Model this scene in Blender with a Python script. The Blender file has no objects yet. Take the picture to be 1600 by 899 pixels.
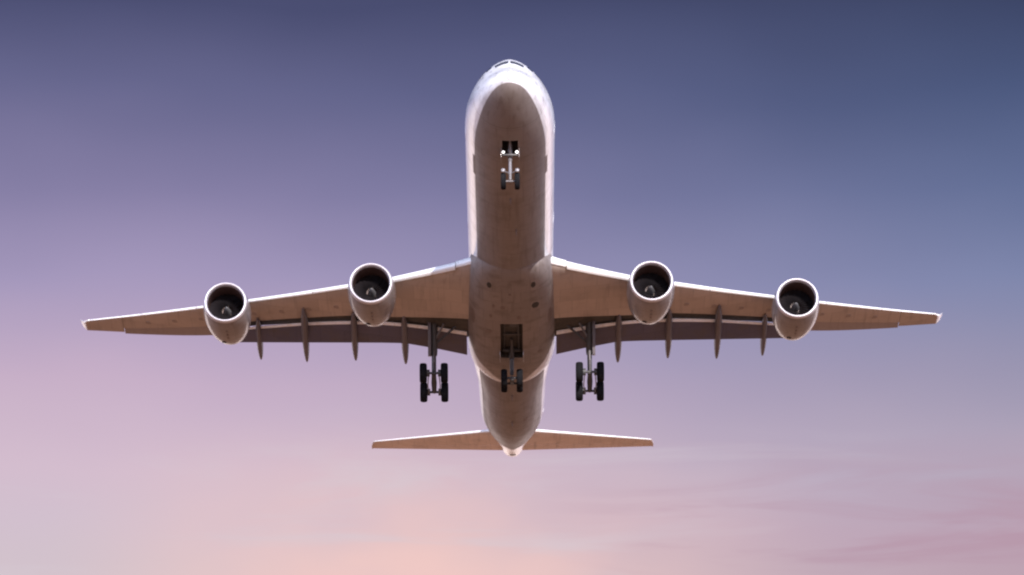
import bpy, bmesh, math, random
from mathutils import Vector, Matrix, Euler

R = math.radians
sc = bpy.context.scene
C = sc.collection
random.seed(7)

# ------------------------------------------------------------------ camera
ELEV = 16.2                                   # the camera looks up at this elevation
cam_d = bpy.data.cameras.new('camera')
cam = bpy.data.objects.new('camera', cam_d)
C.objects.link(cam)
cam.location = (0, 0, 1.7)
cam.rotation_euler = (R(90 + ELEV), 0, 0)
cam_d.sensor_width = 36.0
cam_d.lens = 7367 / 1600 * 36
cam_d.clip_start = 0.5
cam_d.clip_end = 60000
sc.camera = cam

# ------------------------------------------------------------------ light, sky, exposure
SUN_EL, SUN_AZ = 21.0, 14.0                    # elevation; degrees to the right of straight behind the camera
sv = Vector((math.sin(R(SUN_AZ)) * math.cos(R(SUN_EL)), -math.cos(R(SUN_AZ)) * math.cos(R(SUN_EL)), math.sin(R(SUN_EL))))
sun_d = bpy.data.lights.new('sun', 'SUN')
sun_d.energy = 4.2
sun_d.angle = R(0.55)
sun_d.color = (1.0, 0.92, 0.87)
sun = bpy.data.objects.new('sun', sun_d)
C.objects.link(sun)
sun.rotation_euler = sv.to_track_quat('Z', 'Y').to_euler()

sc.view_settings.view_transform = 'Standard'
sc.view_settings.look = 'None'
sc.view_settings.gamma = 1
sc.view_settings.exposure = 0.7
sc.cycles.filter_width = 2.2
sc.cycles.max_bounces = 8
sc.cycles.use_denoising = True
sc.cycles.denoiser = 'OPENIMAGEDENOISE'


def lin(r, g, b):
    f = lambda c: (c / 255 / 12.92) if c / 255 <= 0.04045 else ((c / 255 + 0.055) / 1.055) ** 2.4
    return (f(r), f(g), f(b), 1)


class NT:
    """small helper for node trees"""
    def __init__(self, tree):
        self.t = tree
        self.n, self.l = tree.nodes, tree.links

    def new(self, kind, **kw):
        n = self.n.new(kind)
        for k, v in kw.items():
            setattr(n, k, v)
        return n

    def put(self, sock, v):
        if isinstance(v, bpy.types.NodeSocket):
            self.l.new(v, sock)
        elif v is not None:
            sock.default_value = v

    def math(self, op, a, b=None, c=None, clamp=False):
        n = self.new('ShaderNodeMath', operation=op, use_clamp=clamp)
        for i, v in enumerate((a, b, c)):
            self.put(n.inputs[i], v)
        return n.outputs[0]

    def map(self, v, a, b, c=0.0, d=1.0, smooth=True):
        n = self.new('ShaderNodeMapRange', interpolation_type='SMOOTHSTEP' if smooth else 'LINEAR')
        for i, x in enumerate((v, a, b, c, d)):
            self.put(n.inputs[i], x)
        return n.outputs[0]

    def mix(self, f, a, b, blend='MIX'):
        n = self.new('ShaderNodeMix', data_type='RGBA', blend_type=blend)
        self.put(n.inputs[0], f)
        self.put(n.inputs[6], a)
        self.put(n.inputs[7], b)
        return n.outputs[2]

    def noise(self, vec, scale, detail=3, rough=0.5, dist=0.0):
        n = self.new('ShaderNodeTexNoise')
        self.put(n.inputs['Vector'], vec)
        n.inputs['Scale'].default_value = scale
        n.inputs['Detail'].default_value = detail
        n.inputs['Roughness'].default_value = rough
        n.inputs['Distortion'].default_value = dist
        return n.outputs['Fac']

    def scale(self, vec, s, loc=(0, 0, 0)):
        n = self.new('ShaderNodeMapping')
        self.put(n.inputs['Vector'], vec)
        n.inputs['Location'].default_value = loc
        n.inputs['Scale'].default_value = s
        return n.outputs[0]

    def ramp(self, v, stops):
        n = self.new('ShaderNodeValToRGB')
        self.put(n.inputs[0], v)
        e = n.color_ramp.elements
        while len(e) > 1:
            e.remove(e[-1])
        e[0].position, e[0].color = stops[0]
        for p, c in stops[1:]:
            x = e.new(p)
            x.color = c
        return n.outputs[0]


world = bpy.data.worlds.new('World')
sc.world = world
world.use_nodes = True
w = NT(world.node_tree)
w.n.clear()
tc = w.new('ShaderNodeTexCoord')
sep = w.new('ShaderNodeSeparateXYZ')
w.l.new(tc.outputs['Generated'], sep.inputs[0])
X, Y, Z = sep.outputs
hor = w.math('SQRT', w.math('ADD', w.math('MULTIPLY', X, X), w.math('MULTIPLY', Y, Y)))
saz = w.math('DIVIDE', X, w.math('MAXIMUM', hor, 0.001))
el = w.math('MULTIPLY', w.math('ARCSINE', Z), 180 / math.pi)
gen = tc.outputs['Generated']
big = w.noise(w.scale(gen, (1, 1, 2.2)), 14, 2, 0.5)
el_n = w.math('ADD', el, w.map(big, 0.3, 0.7, -0.16, 0.16, False))
t = w.math('DIVIDE', el_n, 40.0, clamp=True)


def evs(v):
    return (ELEV - (v - 450) / 128.6) / 40


left = [(0.0, (2.4, 1.9, 1.75, 1)), (0.2, (1.7, 1.35, 1.3, 1)), (0.29, lin(226, 206, 204)), (evs(899), lin(208, 190, 198)), (evs(830), lin(208, 188, 201)), (evs(740), lin(210, 185, 201)),
        (evs(600), lin(197, 171, 194)), (evs(450), lin(163, 148, 183)), (evs(300), lin(131, 121, 159)),
        (evs(150), lin(98, 95, 134)), (evs(0), lin(69, 68, 105)), (0.65, lin(60, 64, 106)), (1.0, lin(58, 66, 112))]
right = [(0.0, (2.4, 1.9, 1.8, 1)), (0.2, (1.7, 1.35, 1.4, 1)), (0.29, lin(196, 166, 178)), (evs(899), lin(184, 154, 168)), (evs(830), lin(182, 153, 170)), (evs(740), lin(175, 161, 180)),
         (evs(600), lin(147, 142, 169)), (evs(450), lin(120, 128, 165)), (evs(300), lin(91, 103, 142)),
         (evs(150), lin(66, 78, 116)), (evs(0), lin(47, 52, 85)), (0.65, lin(46, 54, 92)), (1.0, lin(54, 60, 104))]
lr = w.map(saz, -0.095, 0.155)
skyc = w.mix(lr, w.ramp(t, left), w.ramp(t, right))
# warm peach glow low in the middle, greyer veil at the left, streaks of thin cloud low at the right
pe = w.noise(w.scale(gen, (1, 1, 1.6), (3.1, 0, 0.4)), 22, 3, 0.5)
m_el = w.map(el, 14.8, 12.75)
m_az = w.math('MULTIPLY', w.map(saz, -0.105, -0.03), w.map(saz, 0.075, -0.02))
m = w.math('MULTIPLY', w.math('MULTIPLY', m_el, m_az), w.map(pe, 0.25, 0.65, 0.45, 1.0))
skyc = w.mix(w.math('MULTIPLY', m, 0.95), skyc, lin(240, 198, 191))
st = w.noise(w.scale(gen, (7, 7, 60), (1.3, 0.2, 0.0)), 2.2, 4, 0.55, 0.6)
m2 = w.math('MULTIPLY', w.math('MULTIPLY', w.map(el, 14.6, 13.2), w.map(saz, 0.0, 0.05)), w.map(st, 0.46, 0.66))
skyc = w.mix(w.math('MULTIPLY', m2, 0.5), skyc, lin(178, 138, 156))
st2 = w.noise(w.scale(gen, (6, 6, 48), (0.3, 5.2, 2.0)), 2.0, 4, 0.55, 0.5)
m3 = w.math('MULTIPLY', w.math('MULTIPLY', w.map(el, 15.0, 13.4), w.map(saz, 0.10, 0.03)), w.map(st2, 0.5, 0.7))
skyc = w.mix(w.math('MULTIPLY', m3, 0.55), skyc, lin(212, 200, 208))
caz = w.math('DIVIDE', Y, w.math('MAXIMUM', hor, 0.001))      # added glow in the unseen sky, away from the dusk bank, lights the rims
side = w.math('MULTIPLY', w.map(caz, 0.92, 0.35), w.map(el, 75, 25))
skyc = w.mix(side, skyc, (1.3, 1.5, 2.1, 1))
nish = w.new('ShaderNodeTexSky', sky_type='NISHITA', sun_disc=False, sun_elevation=R(SUN_EL), sun_rotation=R(180 - SUN_AZ))
bg1 = w.new('ShaderNodeBackground')
w.l.new(skyc, bg1.inputs[0])
bg1.inputs[1].default_value = 0.64
bg2 = w.new('ShaderNodeBackground')
w.l.new(nish.outputs[0], bg2.inputs[0])
bg2.inputs[1].default_value = 0.08
mx = w.new('ShaderNodeMixShader')
mx.inputs[0].default_value = 0.05
w.l.new(bg1.outputs[0], mx.inputs[1])
w.l.new(bg2.outputs[0], mx.inputs[2])
wo = w.new('ShaderNodeOutputWorld')
w.l.new(mx.outputs[0], wo.inputs[0])


# ------------------------------------------------------------------ materials
def mat(name, base, rough=0.4, metal=0.0, coat=0.0, spec=0.5, dirt=0.25, panel=0.10, streak=0.2, second=None, scale=1.0,
        dirt_col=(0.10, 0.075, 0.06, 1), emit=None, seam=0.0):
    m = bpy.data.materials.new(name)
    m.use_nodes = True
    t = NT(m.node_tree)
    p = t.n['Principled BSDF']
    co = t.new('ShaderNodeTexCoord').outputs['Object']
    col = tuple(base) + (1,)
    upper = None
    if second is not None:                                   # darker tone below an edge, belly shade put into the colour
        at = t.new('ShaderNodeAttribute', attribute_name='shade_edge')
        upper = t.map(at.outputs['Fac'], -0.03, 0.03)
        col = t.mix(upper, tuple(second) + (1,), col)
    if panel:                                                # skin panels differ a little in tone
        br = t.new('ShaderNodeTexBrick')
        sw = t.scale(co, (0.55 * scale, 0.55 * scale, 0.55 * scale))
        t.l.new(sw, br.inputs['Vector'])
        br.inputs['Color1'].default_value = (1 - panel,) * 3 + (1,)
        br.inputs['Color2'].default_value = (1 + panel * 0.4,) * 3 + (1,)
        br.inputs['Mortar'].default_value = (1 - 2.2 * panel,) * 3 + (1,)
        br.inputs['Mortar Size'].default_value = 0.012
        br.inputs['Scale'].default_value = 1.0
        br.inputs['Brick Width'].default_value = 0.9
        br.inputs['Row Height'].default_value = 1.1
        col = t.mix(1.0, col, br.outputs['Color'], 'MULTIPLY')
    if dirt:
        n1 = t.noise(co, 0.8 * scale, 2, 0.5)
        col = t.mix(t.math('MULTIPLY', t.map(n1, 0.48, 0.78), dirt), col, dirt_col)
    if streak:                                               # oil and soot drawn out along the airflow
        n2 = t.noise(t.scale(co, (3.2 * scale, 0.16 * scale, 3.2 * scale)), 1.0, 4, 0.6)
        col = t.mix(t.math('MULTIPLY', t.map(n2, 0.5, 0.75), streak), col, dirt_col)
    if seam:                                                 # butt joints of the skin plates, ring by ring
        sy = t.new('ShaderNodeSeparateXYZ')
        t.l.new(co, sy.inputs[0])
        fr = t.math('FRACT', t.math('DIVIDE', sy.outputs[1], seam))
        col = t.mix(t.math('MULTIPLY', t.math('LESS_THAN', fr, 0.06 / seam), 0.45), col, dirt_col)
    t.put(p.inputs['Base Color'], col)
    n3 = t.noise(co, 2.3 * scale, 3, 0.5)
    t.put(p.inputs['Roughness'], t.map(n3, 0.3, 0.7, max(rough - 0.07, 0.02), rough + 0.08, False))
    p.inputs['Metallic'].default_value = metal
    p.inputs['Coat Weight'].default_value = coat
    if upper is not None:                                    # the painted-in shade below also takes less coat
        t.put(p.inputs['Coat Weight'], t.map(upper, 0, 1, coat * 0.12, coat, False))
    p.inputs['Coat Roughness'].default_value = 0.12
    p.inputs['Specular IOR Level'].default_value = spec
    if upper is not None:
        t.put(p.inputs['Specular IOR Level'], t.map(upper, 0, 1, spec * 0.4, spec, False))
    if emit:
        p.inputs['Emission Color'].default_value = emit[0]
        p.inputs['Emission Strength'].default_value = emit[1]
    return m


WHITE = (0.76, 0.76, 0.80)
BELLY_SHADE = (0.22, 0.19, 0.185)  # underside tone, shade put into the colour
M = dict(
    body=mat('fuselage_paint', WHITE, 0.42, coat=0.8, spec=0.3, second=BELLY_SHADE, dirt=0.3, streak=0.45, panel=0.07, seam=3.7),
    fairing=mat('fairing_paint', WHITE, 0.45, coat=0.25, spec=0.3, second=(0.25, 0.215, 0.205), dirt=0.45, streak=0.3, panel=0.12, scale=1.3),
    white=mat('white_paint', WHITE, 0.3, coat=0.3, dirt=0.08, streak=0.1, panel=0.05),
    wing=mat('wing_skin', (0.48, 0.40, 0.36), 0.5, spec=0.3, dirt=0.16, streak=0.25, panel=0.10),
    cover=mat('tank_cover_paint', (0.33, 0.27, 0.25), 0.5, spec=0.3, dirt=0.2, streak=0.2, panel=0.0),
    tail=mat('tailplane_skin', (0.80, 0.66, 0.60), 0.42, coat=0.1, dirt=0.2, streak=0.25, panel=0.08),
    slat=mat('slat_metal', (0.86, 0.85, 0.85), 0.42, metal=0.15, dirt=0.05, streak=0.08, panel=0.0),
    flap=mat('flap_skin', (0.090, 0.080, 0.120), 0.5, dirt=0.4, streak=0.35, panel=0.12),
    flapnose=mat('flap_nose_metal', (0.90, 0.88, 0.90), 0.4, dirt=0.1, streak=0.15, panel=0.0),
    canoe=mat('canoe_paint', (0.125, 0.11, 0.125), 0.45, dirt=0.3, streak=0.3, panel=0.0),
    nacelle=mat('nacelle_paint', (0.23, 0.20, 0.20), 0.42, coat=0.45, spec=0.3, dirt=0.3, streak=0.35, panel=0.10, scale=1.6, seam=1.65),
    lip=mat('polished_lip', (0.56, 0.53, 0.57), 0.38, metal=0.4, dirt=0.04, streak=0.0, panel=0.0),
    barrel=mat('inlet_barrel', (0.075, 0.04, 0.035), 0.5, dirt=0.2, streak=0.0, panel=0.12, scale=2),
    fan=mat('fan_blades', (0.035, 0.03, 0.035), 0.4, metal=0.5, dirt=0.0, streak=0.0, panel=0.0),
    spinner=mat('spinner_paint', (0.13, 0.13, 0.14), 0.4, dirt=0.1, streak=0.0, panel=0.0),
    hot=mat('exhaust_metal', (0.20, 0.17, 0.15), 0.4, metal=0.8, dirt=0.3, streak=0.2, panel=0.0),
    bay=mat('bay_interior', (0.055, 0.05, 0.045), 0.7, dirt=0.6, streak=0.0, panel=0.25, scale=3),
    tyre=mat('tyre_rubber', (0.012, 0.012, 0.014), 0.9, spec=0.03, dirt=0.15, streak=0.0, panel=0.0, scale=3, dirt_col=(0.06, 0.05, 0.045, 1)),
    rim=mat('rim_metal', (0.45, 0.45, 0.47), 0.4, metal=0.6, dirt=0.3, streak=0.0, panel=0.0, scale=4),
    strut=mat('strut_paint', (0.15, 0.14, 0.15), 0.4, dirt=0.4, streak=0.0, panel=0.0, scale=3),
    dstrut=mat('dark_strut', (0.055, 0.055, 0.06), 0.5, dirt=0.4, streak=0.0, panel=0.0, scale=3),
    chrome=mat('oleo_chrome', (0.24, 0.23, 0.25), 0.4, metal=0.3, dirt=0.0, streak=0.0, panel=0.0),
    glass=mat('cockpit_glass', (0.05, 0.055, 0.07), 0.12, dirt=0.0, streak=0.0, panel=0.0),
    dark=mat('dark_opening', (0.03, 0.026, 0.025), 0.7, dirt=0.0, streak=0.0, panel=0.0),
    patch=mat('dull_panel', (0.15, 0.11, 0.10), 0.5, dirt=0.4, streak=0.2, panel=0.0, scale=2),
    lamp=mat('landing_lamp', (0.9, 0.9, 0.9), 0.2, dirt=0.0, streak=0.0, panel=0.0, emit=((1.0, 0.96, 0.92, 1), 1.2)),
    beacon=mat('beacon_glass', (0.25, 0.02, 0.02), 0.2, dirt=0.0, streak=0.0, panel=0.0),
)


# ------------------------------------------------------------------ mesh helpers
class MB:
    def __init__(self):
        self.v, self.f, self.m, self.a = [], [], [], []

    def vert(self, p, a=0.0):
        self.v.append(tuple(p))
        self.a.append(a)
        return len(self.v) - 1

    def face(self, idx, m=0):
        self.f.append(tuple(idx))
        self.m.append(m)

    def loft(self, rings, cap0=True, cap1=True, m=0, attr=None, closed=True, mfun=None):
        n = len(rings[0])
        base = len(self.v)
        for i, r in enumerate(rings):
            for j, p in enumerate(r):
                self.vert(p, attr[i][j] if attr else 0.0)
        for i in range(len(rings) - 1):
            for j in range(n if closed else n - 1):
                k = (j + 1) % n
                a = base + i * n
                self.face((a + j, a + k, a + n + k, a + n + j), mfun(i, j) if mfun else m)
        if cap0:
            self.face([base + j for j in range(n)][::-1], m)
        if cap1:
            self.face([base + (len(rings) - 1) * n + j for j in range(n)], m)

    def tube(self, pts, radii, n=12, m=0, flat=1.0):
        """round tube along points; radius per point"""
        pts = [Vector(p) for p in pts]
        if not hasattr(radii, '__len__'):
            radii = [radii] * len(pts)
        rings = []
        for i, p in enumerate(pts):
            d = (pts[min(i + 1, len(pts) - 1)] - pts[max(i - 1, 0)]).normalized()
            u = d.cross(Vector((1, 0, 0)))
            if u.length < 0.1:
                u = d.cross(Vector((0, 0, 1)))
            u.normalize()
            q = d.cross(u)
            rings.append([p + (u * math.cos(2 * math.pi * k / n) + q * flat * math.sin(2 * math.pi * k / n)) * radii[i] for k in range(n)])
        self.loft(rings, m=m)

    def box(self, c, s, m=0, rx=0.0):
        c = Vector(c)
        mt = Matrix.Rotation(rx, 3, 'X')
        b = len(self.v)
        for dx in (-1, 1):
            for dy in (-1, 1):
                for dz in (-1, 1):
                    self.vert(c + mt @ Vector((dx * s[0] / 2, dy * s[1] / 2, dz * s[2] / 2)))
        for q in ((0, 1, 3, 2), (4, 6, 7, 5), (0, 4, 5, 1), (2, 3, 7, 6), (0, 2, 6, 4), (1, 5, 7, 3)):
            self.face([b + i for i in q], m)

    def lathe(self, prof, c=(0, 0, 0), axis='Y', n=64, m=0, close=False, mfun=None):
        """revolve (along, radius) pairs about an axis through c"""
        rings = []
        for (y, r) in prof:
            ring = []
            for k in range(n):
                a = 2 * math.pi * k / n
                if axis == 'Y':
                    ring.append((c[0] + r * math.cos(a), c[1] + y, c[2] + r * math.sin(a)))
                else:
                    ring.append((c[0] + y, c[1] + r * math.cos(a), c[2] + r * math.sin(a)))
            rings.append(ring)
        if close:
            rings.append(rings[0])
        self.loft(rings, cap0=False, cap1=False, m=m, mfun=mfun)

    def build(self, name, mats, parent=None, angle=35, recalc=True, bevel=0.0):
        me = bpy.data.meshes.new(name)
        me.from_pydata(self.v, [], self.f)
        if not isinstance(mats, (list, tuple)):
            mats = [mats]
        for x in mats:
            me.materials.append(x)
        for p, i in zip(me.polygons, self.m):
            p.material_index = i
        if any(self.a):
            at = me.attributes.new('shade_edge', 'FLOAT', 'POINT')
            at.data.foreach_set('value', self.a)
        bm = bmesh.new()
        bm.from_mesh(me)
        bmesh.ops.remove_doubles(bm, verts=bm.verts, dist=1e-5)
        if bevel:
            bmesh.ops.bevel(bm, geom=[e for e in bm.edges if len(e.link_faces) == 2 and e.calc_face_angle() > 0.6],
                            offset=bevel, segments=2, affect='EDGES', profile=0.5)
        if recalc:
            bmesh.ops.recalc_face_normals(bm, faces=bm.faces)
        bm.to_mesh(me)
        bm.free()
        for p in me.polygons:
            p.use_smooth = True
        me.set_sharp_from_angle(angle=R(angle))
        o = bpy.data.objects.new(name, me)
        C.objects.link(o)
        if parent:
            o.parent = parent
        return o


def empty(name, parent=None, loc=(0, 0, 0)):
    o = bpy.data.objects.new(name, None)
    C.objects.link(o)
    o.location = loc
    o.empty_display_size = 1
    if parent:
        o.parent = parent
    return o


def interp(tab, x):
    """smooth monotone (PCHIP style) interpolation through rows (x, a, b, ...)"""
    xs = [r[0] for r in tab]
    x = min(max(x, xs[0]), xs[-1])
    i = max(0, min(len(xs) - 2, next((k for k in range(len(xs) - 1) if x <= xs[k + 1]), len(xs) - 2)))
    h = xs[i + 1] - xs[i]
    s = (x - xs[i]) / h
    out = []
    for c in range(1, len(tab[0])):
        def slope(k):
            if k == 0:
                return (tab[1][c] - tab[0][c]) / (xs[1] - xs[0])
            if k == len(xs) - 1:
                return (tab[-1][c] - tab[-2][c]) / (xs[-1] - xs[-2])
            d0 = (tab[k][c] - tab[k - 1][c]) / (xs[k] - xs[k - 1])
            d1 = (tab[k + 1][c] - tab[k][c]) / (xs[k + 1] - xs[k])
            return 0.0 if d0 * d1 <= 0 else 2 * d0 * d1 / (d0 + d1)
        m0, m1 = slope(i) * h, slope(i + 1) * h
        y0, y1 = tab[i][c], tab[i + 1][c]
        out.append((2 * s**3 - 3 * s**2 + 1) * y0 + (s**3 - 2 * s**2 + s) * m0 + (-2 * s**3 + 3 * s**2) * y1 + (s**3 - s**2) * m1)
    return out


def linterp(tab, x):
    xs = [r[0] for r in tab]
    x = min(max(x, xs[0]), xs[-1])
    for k in range(len(xs) - 1):
        if x <= xs[k + 1]:
            s = (x - xs[k]) / (xs[k + 1] - xs[k])
            return [a + (b - a) * s for a, b in zip(tab[k][1:], tab[k + 1][1:])]


def cut(o, cutter):
    """boolean difference, applied, cutter removed"""
    md = o.modifiers.new('cut', 'BOOLEAN')
    md.object = cutter
    md.operation = 'DIFFERENCE'
    md.solver = 'EXACT'
    md.material_mode = 'TRANSFER'
    bpy.context.view_layer.update()
    dg = bpy.context.evaluated_depsgraph_get()
    me = bpy.data.meshes.new_from_object(o.evaluated_get(dg), preserve_all_data_layers=True, depsgraph=dg)
    o.modifiers.clear()
    o.data = me
    me.set_sharp_from_angle(angle=R(35))
    cm = cutter.data
    bpy.data.objects.remove(cutter)
    bpy.data.meshes.remove(cm)


# ------------------------------------------------------------------ ground (the field the camera stands on)
gm = bpy.data.materials.new('dry_field')
gm.use_nodes = True
g = NT(gm.node_tree)
gp = g.n['Principled BSDF']
gco = g.new('ShaderNodeTexCoord').outputs['Object']
ga = g.noise(gco, 0.012, 6, 0.6)
gb = g.noise(gco, 0.35, 5, 0.65)
gc = g.mix(g.map(ga, 0.35, 0.65), (0.29, 0.134, 0.064, 1), (0.225, 0.112, 0.056, 1))
gc = g.mix(g.math('MULTIPLY', g.map(gb, 0.4, 0.7), 0.4), gc, (0.15, 0.085, 0.042, 1))
g.put(gp.inputs['Base Color'], gc)
gp.inputs['Roughness'].default_value = 0.95
mb = MB()
S = 25000
b = [mb.vert(p) for p in ((-S, -S, 0), (S, -S, 0), (S, S, 0), (-S, S, 0))]
mb.face(b)
ground = mb.build('ground', gm)
ground['kind'] = 'structure'

# ------------------------------------------------------------------ the aeroplane
# plane coordinates: x to the picture's right, y aft from the nose, z up
PITCH, ROLL, YAW = 7.0, 0.42, 0.13
air = empty('airliner')
e = R(ELEV)
air.location = Vector((0, 0, 1.7)) + Vector((-0.16, 0, 0)) + Vector((0, math.cos(e), math.sin(e))) * 288 + Vector((0, -math.sin(e), math.cos(e))) * 13.5
air.rotation_euler = (R(-PITCH), R(-ROLL), R(-YAW))
air['label'] = 'white four-engined airliner with belly shade painted in and wheels down flying overhead'
air['category'] = 'airplane'

FUS = [  # a, top, bottom, half width, height of the widest line
    (0.00, -0.72, -0.78, 0.02, -0.75), (0.12, -0.42, -1.05, 0.36, -0.74), (0.45, -0.08, -1.38, 0.80, -0.71), (1.0, 0.28, -1.68, 1.20, -0.64),
    (1.6, 0.62, -1.89, 1.52, -0.57), (2.1, 0.95, -2.04, 1.74, -0.5), (2.6, 1.42, -2.18, 1.93, -0.43), (3.2, 1.98, -2.32, 2.12, -0.36),
    (3.8, 2.33, -2.45, 2.28, -0.29), (4.6, 2.54, -2.58, 2.46, -0.2), (6.0, 2.70, -2.73, 2.67, -0.08), (7.6, 2.79, -2.81, 2.79, 0.0),
    (9.5, 2.82, -2.82, 2.82, 0.0), (44.5, 2.82, -2.82, 2.82, 0.0), (47, 2.82, -2.8, 2.64, 0.03), (50, 2.82, -2.66, 2.42, 0.08), (54, 2.80, -2.3, 2.34, 0.2),
    (57, 2.78, -1.85, 2.27, 0.42), (59, 2.76, -1.42, 2.12, 0.62), (61, 2.74, -0.94, 1.88, 0.86), (63, 2.70, -0.4, 1.56, 1.1), (66, 2.62, 0.42, 1.06, 1.48),
    (68.5, 2.48, 1.05, 0.80, 1.78), (69.5, 2.36, 1.34, 0.62, 1.86), (69.8, 2.26, 1.50, 0.46, 1.9)]
FUS_SHADE = [(0.0, -1.0), (0.5, -1.08), (1.2, -1.2), (2.5, -1.4), (4.8, -1.62), (9.0, -1.72), (22, -1.74), (44, -1.7), (50, -1.2), (54, -0.9), (58, -0.45),
        (61, -0.14), (63, -0.04), (64.2, 0.0), (65.0, 0.16), (66, 0.36), (70, 0.4)]  # edge of the painted belly shade, laid along terminator and reflection


def fus_pt(a, phi):
    zt, zb, hw, zc = interp(FUS, a)
    s, c = math.sin(phi), math.cos(phi)
    if s > 0:                                              # the crown narrows above the shoulders round the flight deck
        k = max(0.0, 1 - abs(a - 3.4) / 3.4) ** 0.5 * 0.36
        e_ = 2 / (2 - k)
        return Vector((hw * math.copysign(abs(c) ** e_, c), a, zc + (zt - zc) * s ** e_))
    return Vector((hw * c, a, zc + (zc - zb) * s))


st_a = [0, .03, .07, .12, .2, .3, .45, .6, .8, 1.0, 1.25, 1.5, 1.75, 2.0, 2.25, 2.5, 2.75, 3.0, 3.25, 3.5, 3.75, 4.0, 4.3, 4.6, 5, 5.5, 6, 6.5, 7, 7.6, 8.2, 9, 10]
st_a += [10 + i * 0.9 for i in range(1, 38)] + [44 + i * 0.5 for i in range(0, 52)] + [69.8]
st_a = sorted(set(a for a in st_a if a <= 69.8))
N = 128
mb = MB()
rings, attr = [], []
for a in st_a:
    ring = [fus_pt(a, 2 * math.pi * k / N) for k in range(N)]
    zl = interp(FUS_SHADE, a)[0]
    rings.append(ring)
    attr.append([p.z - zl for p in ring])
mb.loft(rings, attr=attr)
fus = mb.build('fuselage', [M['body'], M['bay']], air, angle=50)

# nose gear bay cut into the belly
mc = MB()
mc.box((0, 5.95, -2.6), (0.98, 1.7, 1.5))
cut(fus, mc.build('cutter', M['bay'], air))


def skin_patch(name, a0, a1, p0, p1, m, parent, off=0.012, na=6, npi=8, taper=0.0, th=0.02, fn=fus_pt):
    """a thin plate that follows the fuselage skin between two stations and two angles (degrees)"""
    mb = MB()
    out, inn = [], []
    for i in range(na + 1):
        a = a0 + (a1 - a0) * i / na
        ro, ri = [], []
        for j in range(npi + 1):
            q0 = p0 + (p1 - p0) * taper * (1 - i / na)
            ph = R(q0 + (p1 - q0) * j / npi)
            p = fn(a, ph)
            d = (fn(a, ph + 0.01) - fn(a, ph - 0.01)).cross(fn(min(a + .02, 69.7), ph) - fn(a - .02, ph))
            d.normalize()
            if d.dot(Vector((p.x, 0, p.z - interp(FUS, a)[3]))) < 0:
                d = -d
            ro.append(p + d * off)
            ri.append(p - d * th)
        out.append(ro)
        inn.append(ri)
    rings = [r + list(reversed(q)) for r, q in zip(out, inn)]
    mb.loft(rings)
    return mb.build(name, m, parent)


for s in (0, 1):
    f = (lambda q: q) if s == 0 else (lambda q: 180 - q)
    skin_patch('cockpit_window', 2.72, 3.06, f(60), f(87), M['glass'], fus)
    skin_patch('cockpit_window', 3.15, 3.8, f(45), f(55), M['glass'], fus)
    skin_patch('cockpit_window', 3.6, 4.25, f(34), f(42), M['glass'], fus)
    # passenger doors and the cabin window line, above the painted shade edge
    for a in (8.3, 22.0, 48.8, 57.0):
        skin_patch('passenger_door', a, a + 1.05, f(-12), f(27), M['white'], fus, off=0.008)
mb = MB()
for s in (-1, 1):
    a = 10.2
    while a < 56:
        if not (21.3 < a < 23.6 or 48.1 < a < 50.4):
            ph = R(11) if s > 0 else math.pi - R(11)
            p = fus_pt(a, ph)
            mb.tube([p - Vector((s * 0.03, 0, 0)), p + Vector((s * 0.006, 0, 0.001))], [0.15, 0.14], n=10, flat=0.72)
        a += 0.533
cw = mb.build('cabin_windows', M['glass'], fus)
cw['kind'] = 'stuff'
# cargo doors low on the right-hand skin (picture left), service panel on the other side
skin_patch('cargo_door', 9.2, 12.0, 180 + 34, 180 + 39, M['patch'], fus, off=0.006)
skin_patch('cargo_door', 48.5, 51.2, 180 + 31, 180 + 35, M['patch'], fus, off=0.006)
skin_patch('service_panel', 9.4, 11.9, -34, -39, M['patch'], fus, off=0.006)
skin_patch('drain_mast_plate', 67.9, 68.5, -105, -75, M['dark'], fus, off=0.01)
skin_patch('drain_panel', 52.6, 53.4, -70, -63, M['patch'], fus, off=0.006)
for a, x in ((13.5, 0.0), (18.4, 0.35), (47.0, 0.0), (53.0, 0.0)):      # blade antennas under the belly
    mb = MB()
    zb = interp(FUS, a)[1]
    mb.loft([[(x - .03 * k, a - .22 * q, zb + .05), (x + .03 * k, a - .22 * q, zb + .05), (x + .03 * k, a + .22, zb + .05), (x - .03 * k, a + .22, zb + .05)]
             if k == 1 else [(x - .012, a + .02, zb - .32), (x + .012, a + .02, zb - .32), (x + .012, a + .2, zb - .32), (x - .012, a + .2, zb - .32)] for k, q in ((1, 1), (0, 0))])
    mb.build('blade_antenna', M['canoe'], fus)
mb = MB()
mb.lathe([(0.0, 0.0), (0.0, 0.13), (0.16, 0.15), (0.25, 0.11), (-0.06, 0.10), (-0.06, 0.0)], (0, 69.78, 2.0), n=24)
mb.build('exhaust_outlet', M['dark'], fus)

# belly fairing ------------------------------------------------------------
FAIR = [(24.3, 1.5, -2.7), (25.2, 2.3, -2.94), (26.6, 2.72, -3.12), (28.5, 2.9, -3.26), (31, 2.98, -3.36), (34, 3.02, -3.4), (37.5, 3.04, -3.4), (40, 3.02, -3.3),
        (42, 2.86, -3.12), (43.4, 2.52, -2.96), (44.5, 2.0, -2.8), (45.2, 1.3, -2.66)]
FAIR_SHADE = [(24, -0.6), (33, -0.7), (36, -1.5), (38, -2.2), (40, -2.75), (42, -2.94), (43.4, -2.88), (44.5, -2.785), (45.2, -2.68)]  # shade edge; drops at the rear for a painted-in bright reflection rim
FZC = -1.15


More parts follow.
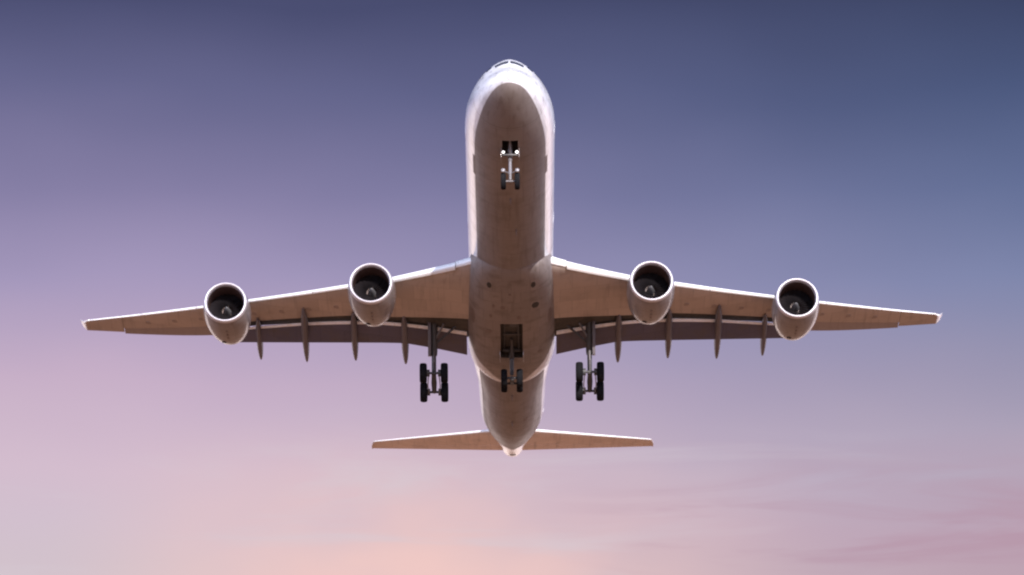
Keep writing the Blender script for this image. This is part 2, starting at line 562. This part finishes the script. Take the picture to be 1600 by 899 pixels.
def fair_pt(a, ph):
    hw, zb = interp(FAIR, a)
    n = 2.6
    c, s = math.cos(ph), math.sin(ph)
    x = hw * math.copysign(abs(c) ** (2 / n), c)
    if s < 0:
        return Vector((x, a, FZC + (FZC - zb) * math.copysign(abs(s) ** (2 / n), s)))
    return Vector((hw * c, a, FZC + 0.95 * s))


mb = MB()
rings, attr = [], []
for i in range(70):
    a = 24.3 + 20.9 * i / 69
    ring = [fair_pt(a, 2 * math.pi * k / 96) for k in range(96)]
    zl = interp(FAIR_SHADE, a)[0]
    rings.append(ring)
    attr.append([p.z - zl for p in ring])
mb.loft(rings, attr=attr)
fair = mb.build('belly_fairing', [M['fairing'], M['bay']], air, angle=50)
mc = MB()
mc.box((0, 35.6, -3.4), (1.5, 6.0, 1.0))
cut(fair, mc.build('cutter', M['bay'], air))

# things inside the open bay
mb = MB()
mb.box((0.12, 33.6, -2.98), (0.5, 0.7, 0.14))
mb.tube([(-0.5, 33, -3.0), (-0.5, 38.2, -3.0)], 0.05)
mb.tube([(0.45, 33, -3.02), (0.5, 38.2, -3.02)], 0.07)
mb.tube([(-0.6, 35.2, -3.02), (0.6, 35.2, -3.02)], 0.08)
mb.build('bay_equipment', M['dstrut'], fair)


def fair_patch(name, a0, a1, x0, x1, m, th=0.03, off=0.012):
    mb = MB()
    rings = []
    for i in range(5):
        a = a0 + (a1 - a0) * i / 4
        hw, zb = interp(FAIR, a)
        top, bot = [], []
        for j in range(5):
            x = (x0 + x1) / 2 + (x1 - x0) * (j / 4 - 0.5) * (1 - 0.55 * (i / 2 - 1) ** 2)
            n = 2.6
            z = FZC + (zb - FZC) * (max(0.0, 1 - abs(x / hw) ** n)) ** (1 / n)
            top.append(Vector((x, a, z - off)))
            bot.append(Vector((x, a, z + th)))
        rings.append(top + bot[::-1])
    mb.loft(rings)
    return mb.build(name, m, fair)


for s in (-1, 1):
    fair_patch('air_inlet', 26.5, 27.2, s * 1.3, s * 1.62, M['dark'])
    fair_patch('gear_door_panel', 31.8, 34.0, s * 2.45, s * 2.75, M['patch'])
fair_patch('air_outlet', 29.5, 30.3, 1.35, 1.85, M['dark'])
for a, x, sx, sy in ((29.7, -0.75, .35, .5), (29.6, -1.3, .2, .4), (31.2, -1.5, .22, .5), (31.3, 0.35, .26, .5), (33.8, -1.75, .45, .6), (37.8, 1.75, .4, .5), (27.8, -0.2, .2, .3)):
    fair_patch('access_panel', a, a + sy, x, x + sx, M['patch'])

# wings ---------------------------------------------------------------------
WING = [  # x, leading edge y, leading edge z, chord of the clean wing, thickness ratio, incidence
    (1.2, 25.3, -1.45, 14.0, 0.125, 3.2), (2.8, 26.45, -1.42, 12.5, 0.125, 3.0), (3.6, 27.1, -1.36, 11.75, 0.12, 2.9), (7.9, 29.8, -1.2, 8.65, 0.115, 2.2), (10.8, 31.6, -0.88, 7.0, 0.11, 1.8),
    (14.0, 33.6, -0.53, 5.95, 0.108, 1.5), (16.6, 35.2, -0.22, 5.35, 0.105, 1.2), (21.3, 38.15, 0.4, 4.5, 0.10, 0.8), (26.0, 41.1, 1.08, 3.1, 0.10, 0.4), (29.7, 43.45, 1.68, 1.75, 0.10, 0.2)]


def foil(f, tc):
    yt = 5 * tc * (0.2969 * math.sqrt(f) - 0.1260 * f - 0.3516 * f * f + 0.2843 * f**3 - 0.1036 * f**4)
    cam = 0.018 * (1 - (2 * f - 1) ** 2)
    return cam + yt, cam - yt * 0.9


def wing_at(x, f, upper, grow=0.0):
    a, z, c, tc, inc = interp(WING, x)
    u, l = foil(f, tc)
    return (a + f * c, z - f * c * math.tan(R(inc)) + (u if upper else l) * c + (grow if upper else -grow))


def ring_full(x, s):
    up = [(1 - math.cos(math.pi * i / 22)) / 2 for i in range(23)]
    pts = [wing_at(x, f, True) for f in reversed(up)] + [wing_at(x, f, False) for f in up[1:]]
    return [Vector((s * x, y, z)) for y, z in pts]


def ring_cut(x, s, fu, fl):
    """lower skin ends early and the upper skin runs on, with a hollow between (where the flap stows)"""
    up = [fu * (1 - math.cos(math.pi * i / 30)) / (1 - math.cos(math.pi * 15 / 30)) for i in range(16)]
    lo = [fl * (1 - math.cos(math.pi * i / 30)) for i in range(16)]
    pts = [wing_at(x, f, True) for f in reversed(up)] + [wing_at(x, f, False) for f in lo[1:]]
    yl, zl = pts[-1]
    yu, zu = pts[0]
    pts += [(yl + 0.02, zl + (zu - zl) * 0.55), (yl + (yu - yl) * 0.5, zu - 0.10), (yu - 0.02, zu - 0.04)]
    return [Vector((s * x, y, z)) for y, z in pts]


def span(x0, x1, n):
    return [x0 + (x1 - x0) * i / n for i in range(n + 1)]


FLAP_IN = [(3.05, 37.2, -2.0, 39.7, -2.68), (5.2, 36.8, -1.8, 39.05, -2.45), (7.3, 36.55, -1.62, 38.5, -2.27), (8.957, 36.7, -1.4, 38.72, -2.13)]
FLAP_OUT = [(8.96, 36.7, -1.37, 38.75, -2.12), (11.5, 37.25, -1.12, 39.15, -1.92), (14, 38.0, -0.88, 39.62, -1.70), (18.9, 40.15, -0.36, 41.6, -0.82)]


def flap_mesh(tab, s, n):
    mb = MB()
    fr = [(1 - math.cos(math.pi * i / 14)) / 2 for i in range(15)]
    rings = []
    for x in span(tab[0][0], tab[-1][0], n):
        ny, nz, ty, tz = linterp(tab, x)
        d = Vector((0, ty - ny, tz - nz))
        c = d.length
        d.normalize()
        up = Vector((0, -d.z, d.y))
        pts = []
        for f in reversed(fr):
            u, l = foil(f, 0.15)
            pts.append(Vector((s * x, ny, nz)) + d * f * c + up * u * c)
        for f in fr[1:]:
            u, l = foil(f, 0.15)
            pts.append(Vector((s * x, ny, nz)) + d * f * c + up * l * c * 0.8)
        rings.append(pts)
    k = len(rings[0])
    mb.loft(rings, mfun=lambda i, j: 1 if 7 <= j <= 16 else 0)
    return mb


def slat_mesh(x0, x1, s):
    mb = MB()
    rings = []
    for x in span(x0, x1, 10):
        c = interp(WING, x)[2]
        sh = 0.021 * c ** 0.75
        o = Vector((0, -0.95 * sh, -0.55 * sh))
        fu = [0.15 * (i / 8) ** 2 for i in range(9)]
        fl = [0.022 * (i / 5) ** 2 for i in range(6)]
        pts = [wing_at(x, f, True, 0.012) for f in reversed(fu)] + [wing_at(x, f, False, 0.012) for f in fl[1:]]
        y0, z0 = pts[0]
        y1, z1 = pts[-1]
        pts += [(y1 - 0.01, z1 + 0.3 * (z0 - z1)), (y1 + 0.25 * (y0 - y1), z1 + 0.75 * (z0 - z1))]
        rings.append([Vector((s * x, y, z)) + o for y, z in pts])
    mb.loft(rings)
    return mb


def canoe(mb, x, s, y0, z0, y1, z1, y2, z2, w):
    """flap track fairing: a slender pod from under the wing, drooping with the flap"""
    rings = []
    for i in range(25):
        q = i / 24
        y = (1 - q) ** 2 * y0 + 2 * q * (1 - q) * y1 + q * q * y2
        z = (1 - q) ** 2 * z0 + 2 * q * (1 - q) * z1 + q * q * z2
        r = w * (max(0.0, 1 - (2 * q - 1) ** 2)) ** 0.55 + 0.01
        h = r * 1.75
        rings.append([Vector((s * x + r * math.cos(2 * math.pi * k / 20), y, z + h * math.sin(2 * math.pi * k / 20))) for k in range(20)])
    mb.loft(rings)


CANOES = [(7.3, 35.1, -1.55, 38.6, -1.75, 41.4, -2.62, 0.25), (10.75, 35.4, -1.25, 38.4, -1.5, 41.5, -2.3, 0.24),
          (14.15, 35.6, -0.85, 39.0, -1.0, 42.3, -2.05, 0.245), (17.4, 38.3, -0.45, 41.0, -0.55, 43.6, -1.3, 0.22)]

for s in (-1, 1):
    mb = MB()
    mb.loft([ring_cut(x, s, min(0.95, max(0.88, 0.95 - (x - 4) * 0.02)), 0.66) for x in span(1.2, 19.2, 40)], mfun=lambda i, j: 1 if j >= 30 else 0)  # cove faces coloured dark, standing in for shade in the hollow
    mb.loft([ring_full(x, s) for x in span(19.22, 19.95, 2)])
    mb.loft([ring_cut(x, s, 0.735, 0.735) for x in span(19.97, 27.0, 12)])
    tip = [ring_full(x, s) for x in span(27.02, 29.7, 8)]
    mb.loft(tip)
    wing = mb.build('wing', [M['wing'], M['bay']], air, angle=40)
    for x0, x1 in ((3.7, 8.35), (8.45, 13.4), (13.44, 18.2), (18.3, 21.6), (21.64, 25.6), (25.64, 29.4)):
        slat_mesh(x0, x1, s).build('slat', M['slat'], wing, angle=60)
    mb = MB()
    rings = []
    for x in span(2.5, 3.66, 6):
        fu = [0.10 * (i / 8) ** 2 for i in range(9)]
        fl = [0.012 * (i / 5) ** 2 for i in range(6)]
        pts = [wing_at(x, f, True, 0.02) for f in reversed(fu)] + [wing_at(x, f, False, 0.02) for f in fl[1:]]
        pts.append((pts[-1][0] + 0.1, pts[-1][1] + 0.4 * (pts[0][1] - pts[-1][1])))
        rings.append([Vector((s * x, y - 0.06, z)) for y, z in pts])
    mb.loft(rings)
    mb.build('root_leading_edge', M['slat'], wing, angle=60)
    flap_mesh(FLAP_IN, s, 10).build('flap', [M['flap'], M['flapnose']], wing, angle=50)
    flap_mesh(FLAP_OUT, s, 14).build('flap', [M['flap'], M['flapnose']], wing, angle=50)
    # aileron, drooped a little
    mb = MB()
    rings = []
    for x in span(20.0, 26.97, 10):
        c = interp(WING, x)[2]
        ys, zs = wing_at(x, 0.742, False)
        pts = []
        for f in (1.0, 0.93, 0.85, 0.79, 0.745):
            y, z = wing_at(x, f, True)
            pts.append((y, z))
        for f in (0.742, 0.79, 0.85, 0.93, 1.0):
            y, z = wing_at(x, f, False)
            pts.append((y, z))
        rings.append([Vector((s * x, ys + (y - ys) * 0.992, z - (y - ys) * 0.16)) for y, z in pts])
    mb.loft(rings)
    mb.build('aileron', M['cover'], wing)
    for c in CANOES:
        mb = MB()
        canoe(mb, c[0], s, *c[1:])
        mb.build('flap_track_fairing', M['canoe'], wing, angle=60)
    # winglet: the tip chord turned up and out
    mb = MB()
    rings = []
    a, z, c, tc, inc = interp(WING, 29.7)
    for i in range(9):
        q = i / 8
        cq = 1.75 - 1.15 * q
        dx = 0.12 * math.sin(q * math.pi / 2) + 0.36 * q
        dz = 0.72 * q ** 1.25
        fr = [(1 - math.cos(math.pi * k / 12)) / 2 for k in range(13)]
        pts = []
        tilt = min(1.0, q * 2.2) * R(66)
        for up, seq in ((True, list(reversed(fr))), (False, fr[1:])):
            for f in seq:
                u, l = foil(f, 0.09)
                h = (u if up else l) * cq
                pts.append(Vector((s * (29.7 + dx - h * math.sin(tilt)), a + 1.5 * q + f * cq, z + dz + h * math.cos(tilt))))
        rings.append(pts)
    mb.loft(rings)
    mb.build('winglet', M['white'], wing, angle=60)
    # navigation lamp and fuel vent under the tip
    mb = MB()
    mb.tube([(s * 29.45, 43.25, 1.62), (s * 29.75, 43.7, 1.66)], [0.05, 0.07])
    mb.build('tip_lamp', M['slat'], wing)
    # root landing lamp
    mb = MB()
    y, zz = wing_at(3.45, 0.004, True)
    mb.tube([(s * 3.45, y - 0.06, zz - 0.06), (s * 3.45, y + 0.25, zz - 0.06)], [0.08, 0.09], n=20)
    mb.build('landing_light', M['chrome'], wing)
    # inspection covers along the lower skin
    for k in range(9):
        x = 9.9 + 1.9 * k
        y0, z0 = wing_at(x, 0.36, False)
        y1, z1 = wing_at(x, 0.46, False)
        mb = MB()
        mb.tube([(s * x, (y0 + y1) / 2, (z0 + z1) / 2 - 0.012), (s * x, (y0 + y1) / 2, (z0 + z1) / 2 + 0.05)], 0.26, n=20)
        mb.build('tank_cover', M['cover'], wing)

# engines ----------------------------------------------------------------------
def make_engine(loc):
    E = empty('engine', air, loc)
    E.rotation_euler = (R(1.2), 0, 0)
    mb = MB()
    mb.lathe([(0.30, 1.452), (0.45, 1.485), (0.8, 1.535), (1.4, 1.575), (2.2, 1.58), (3.0, 1.535), (3.8, 1.43), (4.5, 1.29), (5.05, 1.14), (5.06, 1.10),
              (4.2, 1.12), (3.4, 1.10)], n=72)
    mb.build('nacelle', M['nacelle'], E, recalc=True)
    mb = MB()                                                # oil drain low on the cowl, and the latch row along its keel
    mb.tube([(-0.32, 3.95, -1.30), (-0.34, 4.0, -1.40)], [0.17, 0.15], n=16)
    mb.build('drain_outlet', M['dark'], E)
    for k in range(4):
        mb = MB()
        y = 1.5 + 0.62 * k
        r = [1.576, 1.581, 1.548, 1.462][k]
        mb.box((0.02, y, -r), (0.14, 0.26, 0.05))
        mb.build('cowl_latch', M['patch'], E, bevel=0.01)
    mb = MB()
    lip = []
    for i in range(17):                                     # rolled lip from the outer skin to the throat
        q = math.pi * i / 16
        lip.append((0.30 - 0.30 * math.sin(q) if i <= 8 else 0.34 - 0.34 * math.sin(q), 1.336 + 0.116 * math.cos(q)))
    lip[0] = (0.30, 1.452)
    mb.lathe(lip, n=72)
    mb.build('inlet_lip', M['lip'], E, angle=60)
    mb = MB()
    mb.lathe([(0.34, 1.22), (0.7, 1.212), (1.2, 1.23), (2.15, 1.245), (2.15, 0.0)], n=72)
    mb.build('inlet_barrel', M['barrel'], E, angle=50)
    mb = MB()
    nb = 26
    for k in range(nb):
        a0 = 2 * math.pi * k / nb
        rings = []
        for i in range(6):
            r = 0.36 + (1.22 - 0.36) * i / 5
            tw = R(25 + 35 * i / 5)
            ch = 0.30 + 0.07 * i / 5
            rad = Vector((math.cos(a0 + 0.10 * (i / 5) ** 2), 0, math.sin(a0 + 0.10 * (i / 5) ** 2)))
            tan = Vector((-rad.z, 0, rad.x))
            d = Vector((0, math.cos(tw), 0)) + tan * math.sin(tw)
            nn = d.cross(rad)
            c = rad * r + Vector((0, 1.75, 0))
            rings.append([c - d * ch / 2, c + nn * 0.012, c + d * ch / 2, c - nn * 0.012])
        mb.loft(rings)
    mb.build('fan', M['fan'], E)
    mb = MB()
    mb.lathe([(1.05, 0.0), (1.07, 0.035), (1.16, 0.085), (1.3, 0.14), (1.5, 0.19), (1.75, 0.24), (1.9, 0.27), (1.95, 0.0)], n=40)
    mb.build('spinner', M['spinner'], E, angle=60)
    mb = MB()
    mb.lathe([(3.3, 0.98), (4.6, 0.95), (5.4, 0.80), (6.0, 0.60), (6.0, 0.55), (5.5, 0.58)], n=48)
    mb.lathe([(5.3, 0.42), (6.0, 0.36), (6.6, 0.14), (6.72, 0.0)], n=40)
    mb.lathe([(3.35, 1.11), (3.35, 0.9)], n=48)
    mb.build('exhaust_nozzle', M['hot'], E)
    return E


def make_pylon(E, x, loc):
    """thin swept strut from the cowl up into the wing's lower skin"""
    mb = MB()
    ax = abs(x)
    rings = []
    for i in range(13):
        q = i / 12
        y = 0.9 + 7.6 * q
        gy = loc[1] + y
        a, z, c, tc, inc = interp(WING, ax)
        f = (gy - a) / c
        if f < 0.02:
            top = (1.62 + (z - loc[2] - 1.62) * max(0, (y - 0.9) / (a - loc[1] - 0.9))) + 0.06
        else:
            top = wing_at(ax, min(f, 0.62), False)[1] - loc[2] + 0.10
        bot = 1.40 - 0.02 * y if y < 4.4 else 1.31 - (y - 4.4) * 0.12
        if y > 5.6:
            bot = 1.166 + (top - 0.05 - 1.166) * ((y - 5.6) / 2.9) ** 1.2
        hw = 0.27 * (1 - (2 * q - 0.9) ** 2 * 0.75) if q < 0.95 else 0.04
        top = max(top, bot + 0.03)
        mid = (top + bot) / 2
        rings.append([Vector((px * hw, y, pz)) for px, pz in ((-0.8, bot), (-1, mid), (-0.9, top), (0.9, top), (1, mid), (0.8, bot))])
    mb.loft(rings)
    return mb.build('pylon', M['nacelle'], E, angle=50)


ENG = [(-9.27, 26.25, -3.0), (9.27, 26.25, -3.0), (-19.2, 31.75, -1.95), (19.2, 31.75, -1.95)]
proto = None
for loc in ENG:
    if proto is None:
        E = proto = make_engine(loc)
        kids = list(proto.children)
    else:
        E = proto.copy()
        C.objects.link(E)
        E.location = loc
        for k in kids:
            c = k.copy()
            C.objects.link(c)
            c.parent = E
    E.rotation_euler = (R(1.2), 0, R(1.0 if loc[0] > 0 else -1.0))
for E, loc in zip([o for o in air.children if o.name.startswith('engine')], ENG):
    make_pylon(E, loc[0], loc)

# tail ------------------------------------------------------------------------
def surface(mb, rows, tc, side=None, vertical=False):
    """rows: (span position, leading edge y, offset z or x, chord)"""
    fr = [(1 - math.cos(math.pi * k / 18)) / 2 for k in range(19)]
    rings = []
    for (sx, y, z, c, inc) in rows:
        pts = []
        for up, seq in ((1, list(reversed(fr))), (-1, fr[1:])):
            for f in seq:
                yt = 5 * tc * (0.2969 * math.sqrt(f) - 0.1260 * f - 0.3516 * f * f + 0.2843 * f**3 - 0.1036 * f**4) * c * up
                if vertical:
                    pts.append(Vector((yt, y + f * c, sx)))
                else:
                    pts.append(Vector((side * sx, y + f * c, z + yt + f * c * inc)))
        rings.append(pts)
    mb.loft(rings)


for s in (-1, 1):
    mb = MB()
    rows = []
    for i in range(15):
        q = i / 14
        x = 0.7 + (10.35 - 0.7) * q
        le = 62.75 + 0.66 * (x - 0.7)
        ch = 5.05 - 3.35 * q
        z = 0.92 + 0.165 * (x - 0.7)
        rows.append((x, le, z, ch * 0.72, 0.05))
    rows2 = list(rows)
    surface(mb, rows, 0.10, s)
    hs = mb.build('horizontal_stabilizer', M['tail'], air, angle=60)
    # the tip, its leading corner rounded off
    mb = MB()
    tr = []
    for i in range(7):
        q = i / 6
        tr.append((10.35 + 0.2 * q, 62.75 + 0.66 * 9.65 + 0.15 * q + 0.75 * q * q, 0.92 + 0.165 * 9.65 + 0.02 * q, 1.62 - 0.05 * q - 0.75 * q * q, 0.05))
    surface(mb, tr, 0.09, s)
    mb.build('tip_cap', M['tail'], hs)
    mb = MB()
    er = []
    for (x, le, z, ch, inc) in rows:
        full = ch / 0.72
        er.append((x, le + full * 0.70, z + full * 0.70 * 0.05, full * 0.30, 0.05 + 0.02))
    surface(mb, er, 0.12, s)
    mb.build('elevator', M['tail'], hs)
    # bright leading edge
    mb = MB()
    rings = []
    for (x, le, z, ch, inc) in rows[1:]:
        pts = []
        seq = [0.09 * (k / 6) ** 2 for k in range(7)]
        for up, sq in ((1, list(reversed(seq))), (-1, seq[1:])):
            for f in sq:
                yt = 5 * 0.10 * (0.2969 * math.sqrt(f) - 0.1260 * f - 0.3516 * f * f) * ch * up
                pts.append(Vector((s * x, le - 0.03 + f * ch * (1 if up > 0 else 0.4), z + yt * 1.08 + f * ch * inc)))
        rings.append(pts)
    mb.loft(rings)
    mb.build('leading_edge', M['slat'], hs, angle=60)

mb = MB()
surface(mb, [(2.3 + 8.6 * q, 56.6 + 8.3 * q - (1 - q) ** 6 * 1.6, 0, (8.9 - 5.2 * q + (1 - q) ** 6 * 1.6) * 0.70, 0) for q in [i / 12 for i in range(13)]], 0.11, vertical=True)
fin = mb.build('vertical_stabilizer', M['white'], air, angle=60)
mb = MB()
surface(mb, [(2.75 + 8.1 * q, 56.6 + 8.3 * (0.05 + 0.94 * q) + (8.9 - 5.2 * q) * 0.69, 0, (8.9 - 5.2 * q) * 0.30, 0) for q in [i / 10 for i in range(11)]], 0.10, vertical=True)
mb.build('rudder', M['white'], fin)


# landing gear ------------------------------------------------------------------
def wheel(parent, c, r, w):
    mb = MB()
    h = w / 2
    mb.lathe([(-h * 0.72, r * 0.56), (-h * 0.95, r * 0.70), (-h, r * 0.82), (-h * 0.86, r * 0.94), (-h * 0.5, r * 0.99), (-h * 0.46, r * 0.975), (-h * 0.4, r), (h * 0.0, r),
              (h * 0.4, r), (h * 0.46, r * 0.975), (h * 0.5, r * 0.99), (h * 0.86, r * 0.94), (h, r * 0.82), (h * 0.95, r * 0.70), (h * 0.72, r * 0.56)], c, 'X', n=40, m=0)
    mb.lathe([(-h * 0.30, 0.0), (-h * 0.35, r * 0.2), (-h * 0.55, r * 0.42), (-h * 0.74, r * 0.57), (h * 0.74, r * 0.57), (h * 0.55, r * 0.42), (h * 0.35, r * 0.2), (h * 0.3, 0.0)], c, 'X', n=32, m=1)
    return mb.build('wheel', [M['tyre'], M['rim']], parent)


def rod(name, parent, pts, r, m, n=14):
    mb = MB()
    mb.tube(pts, r, n=n)
    return mb.build(name, m, parent)


# nose gear
NG = empty('nose_landing_gear', air)
rod('oleo_strut', NG, [(0, 6.2, -2.3), (0, 6.36, -3.15), (0, 6.42, -3.4)], [0.15, 0.15, 0.13], M['strut'])
rod('piston', NG, [(0, 6.42, -3.4), (0, 6.80, -4.5)], [0.095, 0.095], M['chrome'])
rod('axle', NG, [(-0.5, 6.85, -4.58), (0.5, 6.85, -4.58)], [0.07, 0.07], M['strut'])
rod('drag_brace', NG, [(0, 5.4, -2.5), (0, 6.38, -3.25)], [0.06, 0.06], M['strut'])
for s in (-1, 1):
    wheel(NG, (s * 0.43, 6.85, -4.58), 0.53, 0.32)
    mb = MB()
    mb.lathe([(0.16, 0.0), (0.16, 0.07), (0.05, 0.09), (0.0, 0.095)], (s * 0.42, 5.98, -2.98), n=24)
    mb.lathe([(0.004, 0.088), (0.004, 0.0)], (s * 0.42, 5.98, -2.98), n=24, m=1)
    mb.build('landing_light', [M['strut'], M['lamp']], NG)
    mb = MB()
    mb.lathe([(0.14, 0.0), (0.14, 0.08), (0.05, 0.12), (0.0, 0.125), (-0.03, 0.09), (-0.04, 0.0)], (s * 0.44, 6.22, -4.10), n=24)
    mb.build('taxi_light', M['chrome'], NG)
    rod('lamp_arm', NG, [(s * 0.44, 6.3, -4.1), (0, 6.68, -4.16)], [0.035, 0.035], M['strut'])
    mb = MB()                                                # rear doors left hanging beside the leg
    mb.box((s * 0.56, 6.35, -3.05), (0.035, 0.9, 0.62))
    mb.build('gear_door', M['nacelle'], NG, bevel=0.01)
mb = MB()
mb.box((0, 6.02, -3.17), (0.95, 0.14, 0.10))
mb.build('lamp_bracket', M['dstrut'], NG, bevel=0.02)
rod('torque_link', NG, [(0, 6.50, -3.5), (0, 6.98, -3.85), (0, 6.84, -4.4)], [0.05, 0.05, 0.05], M['dstrut'])

# main gear under each wing
for s in (-1, 1):
    G = empty('main_landing_gear', air)
    x = s * 5.30
    rod('oleo_strut', G, [(x, 36.6, -1.35), (x, 37.4, -3.4), (x, 37.5, -3.65)], [0.27, 0.25, 0.22], M['dstrut'], 18)
    rod('piston', G, [(x, 37.5, -3.65), (x, 37.95, -5.25)], [0.16, 0.16], M['dstrut'])
    rod('side_brace', G, [(x - s * 1.6, 36.5, -1.8), (x - s * 0.1, 37.25, -2.9)], [0.08, 0.08], M['dstrut'])
    rod('retraction_jack', G, [(x - s * 0.7, 36.3, -1.8), (x - s * 0.12, 37.0, -2.6)], [0.07, 0.07], M['strut'])
    rod('torque_link', G, [(x, 37.2, -3.3), (x, 37.05, -4.2), (x, 37.75, -5.0)], [0.06, 0.07, 0.06], M['strut'])
    t = R(21)
    d = Vector((0, math.cos(t), -math.sin(t)))
    c = Vector((x, 38.0, -5.4))
    f, r_ = c - d * 0.95, c + d * 0.95
    rod('bogie_beam', G, [f, c, r_], [0.15, 0.19, 0.15], M['dstrut'], 16)
    for q, p in enumerate((f, r_)):
        rod('axle', G, [p - Vector((0.78, 0, 0)), p + Vector((0.78, 0, 0))], [0.085, 0.085], M['dstrut'])
        for sx in (-1, 1):
            wheel(G, (p.x + sx * 0.715, p.y, p.z), 0.69, 0.49)
            mb = MB()
            mb.lathe([(-0.14, 0.0), (-0.14, 0.24), (0.14, 0.24), (0.14, 0.0)], (p.x + sx * 0.42, p.y, p.z), 'X', n=24)
            mb.build('brake', M['dstrut'], G)
    for sx in (-1, 1):
        rod('brake_rod', G, [f + Vector((sx * 0.36, 0, -0.22)), c + Vector((sx * 0.42, 0, -0.25)), r_ + Vector((sx * 0.34, 0, -0.2))], [0.035] * 3, M['chrome'])
    mb = MB()                                                # door that hangs on the outboard side of the leg
    mb.box((x + s * 0.29, 37.05, -2.6), (0.2, 0.95, 2.3), rx=R(18))
    mb.build('gear_door', M['canoe'], G, bevel=0.015)

# centre gear
G = empty('centre_landing_gear', air)
rod('oleo_strut', G, [(0, 37.6, -2.6), (0, 38.05, -3.75)], [0.2, 0.18], M['dstrut'], 18)
rod('piston', G, [(0, 38.05, -3.75), (0, 38.5, -4.7)], [0.13, 0.13], M['dstrut'])
rod('drag_brace', G, [(0, 36.2, -2.95), (0, 38.0, -3.7)], [0.1, 0.1], M['dstrut'])
rod('cross_brace', G, [(-0.6, 37.9, -3.1), (0.6, 37.9, -3.1)], [0.12, 0.12], M['dstrut'])
cb = Vector((0, 38.95, -4.92))
d = Vector((0, math.cos(R(-8)), -math.sin(R(-8))))
f, r_ = cb - d * 0.75, cb + d * 0.75
rod('bogie_beam', G, [f, r_], [0.14, 0.14], M['dstrut'])
for p in (f, r_):
    rod('axle', G, [p - Vector((0.55, 0, 0)), p + Vector((0.55, 0, 0))], [0.08, 0.08], M['dstrut'])
    for sx in (-1, 1):
        wheel(G, (sx * 0.53, p.y, p.z), 0.62, 0.43)
for s in (-1, 1):
    mb = MB()
    mb.box((s * 0.80, 37.9, -3.55), (0.04, 1.3, 0.34))
    mb.build('gear_door', M['fairing'], G, bevel=0.01)
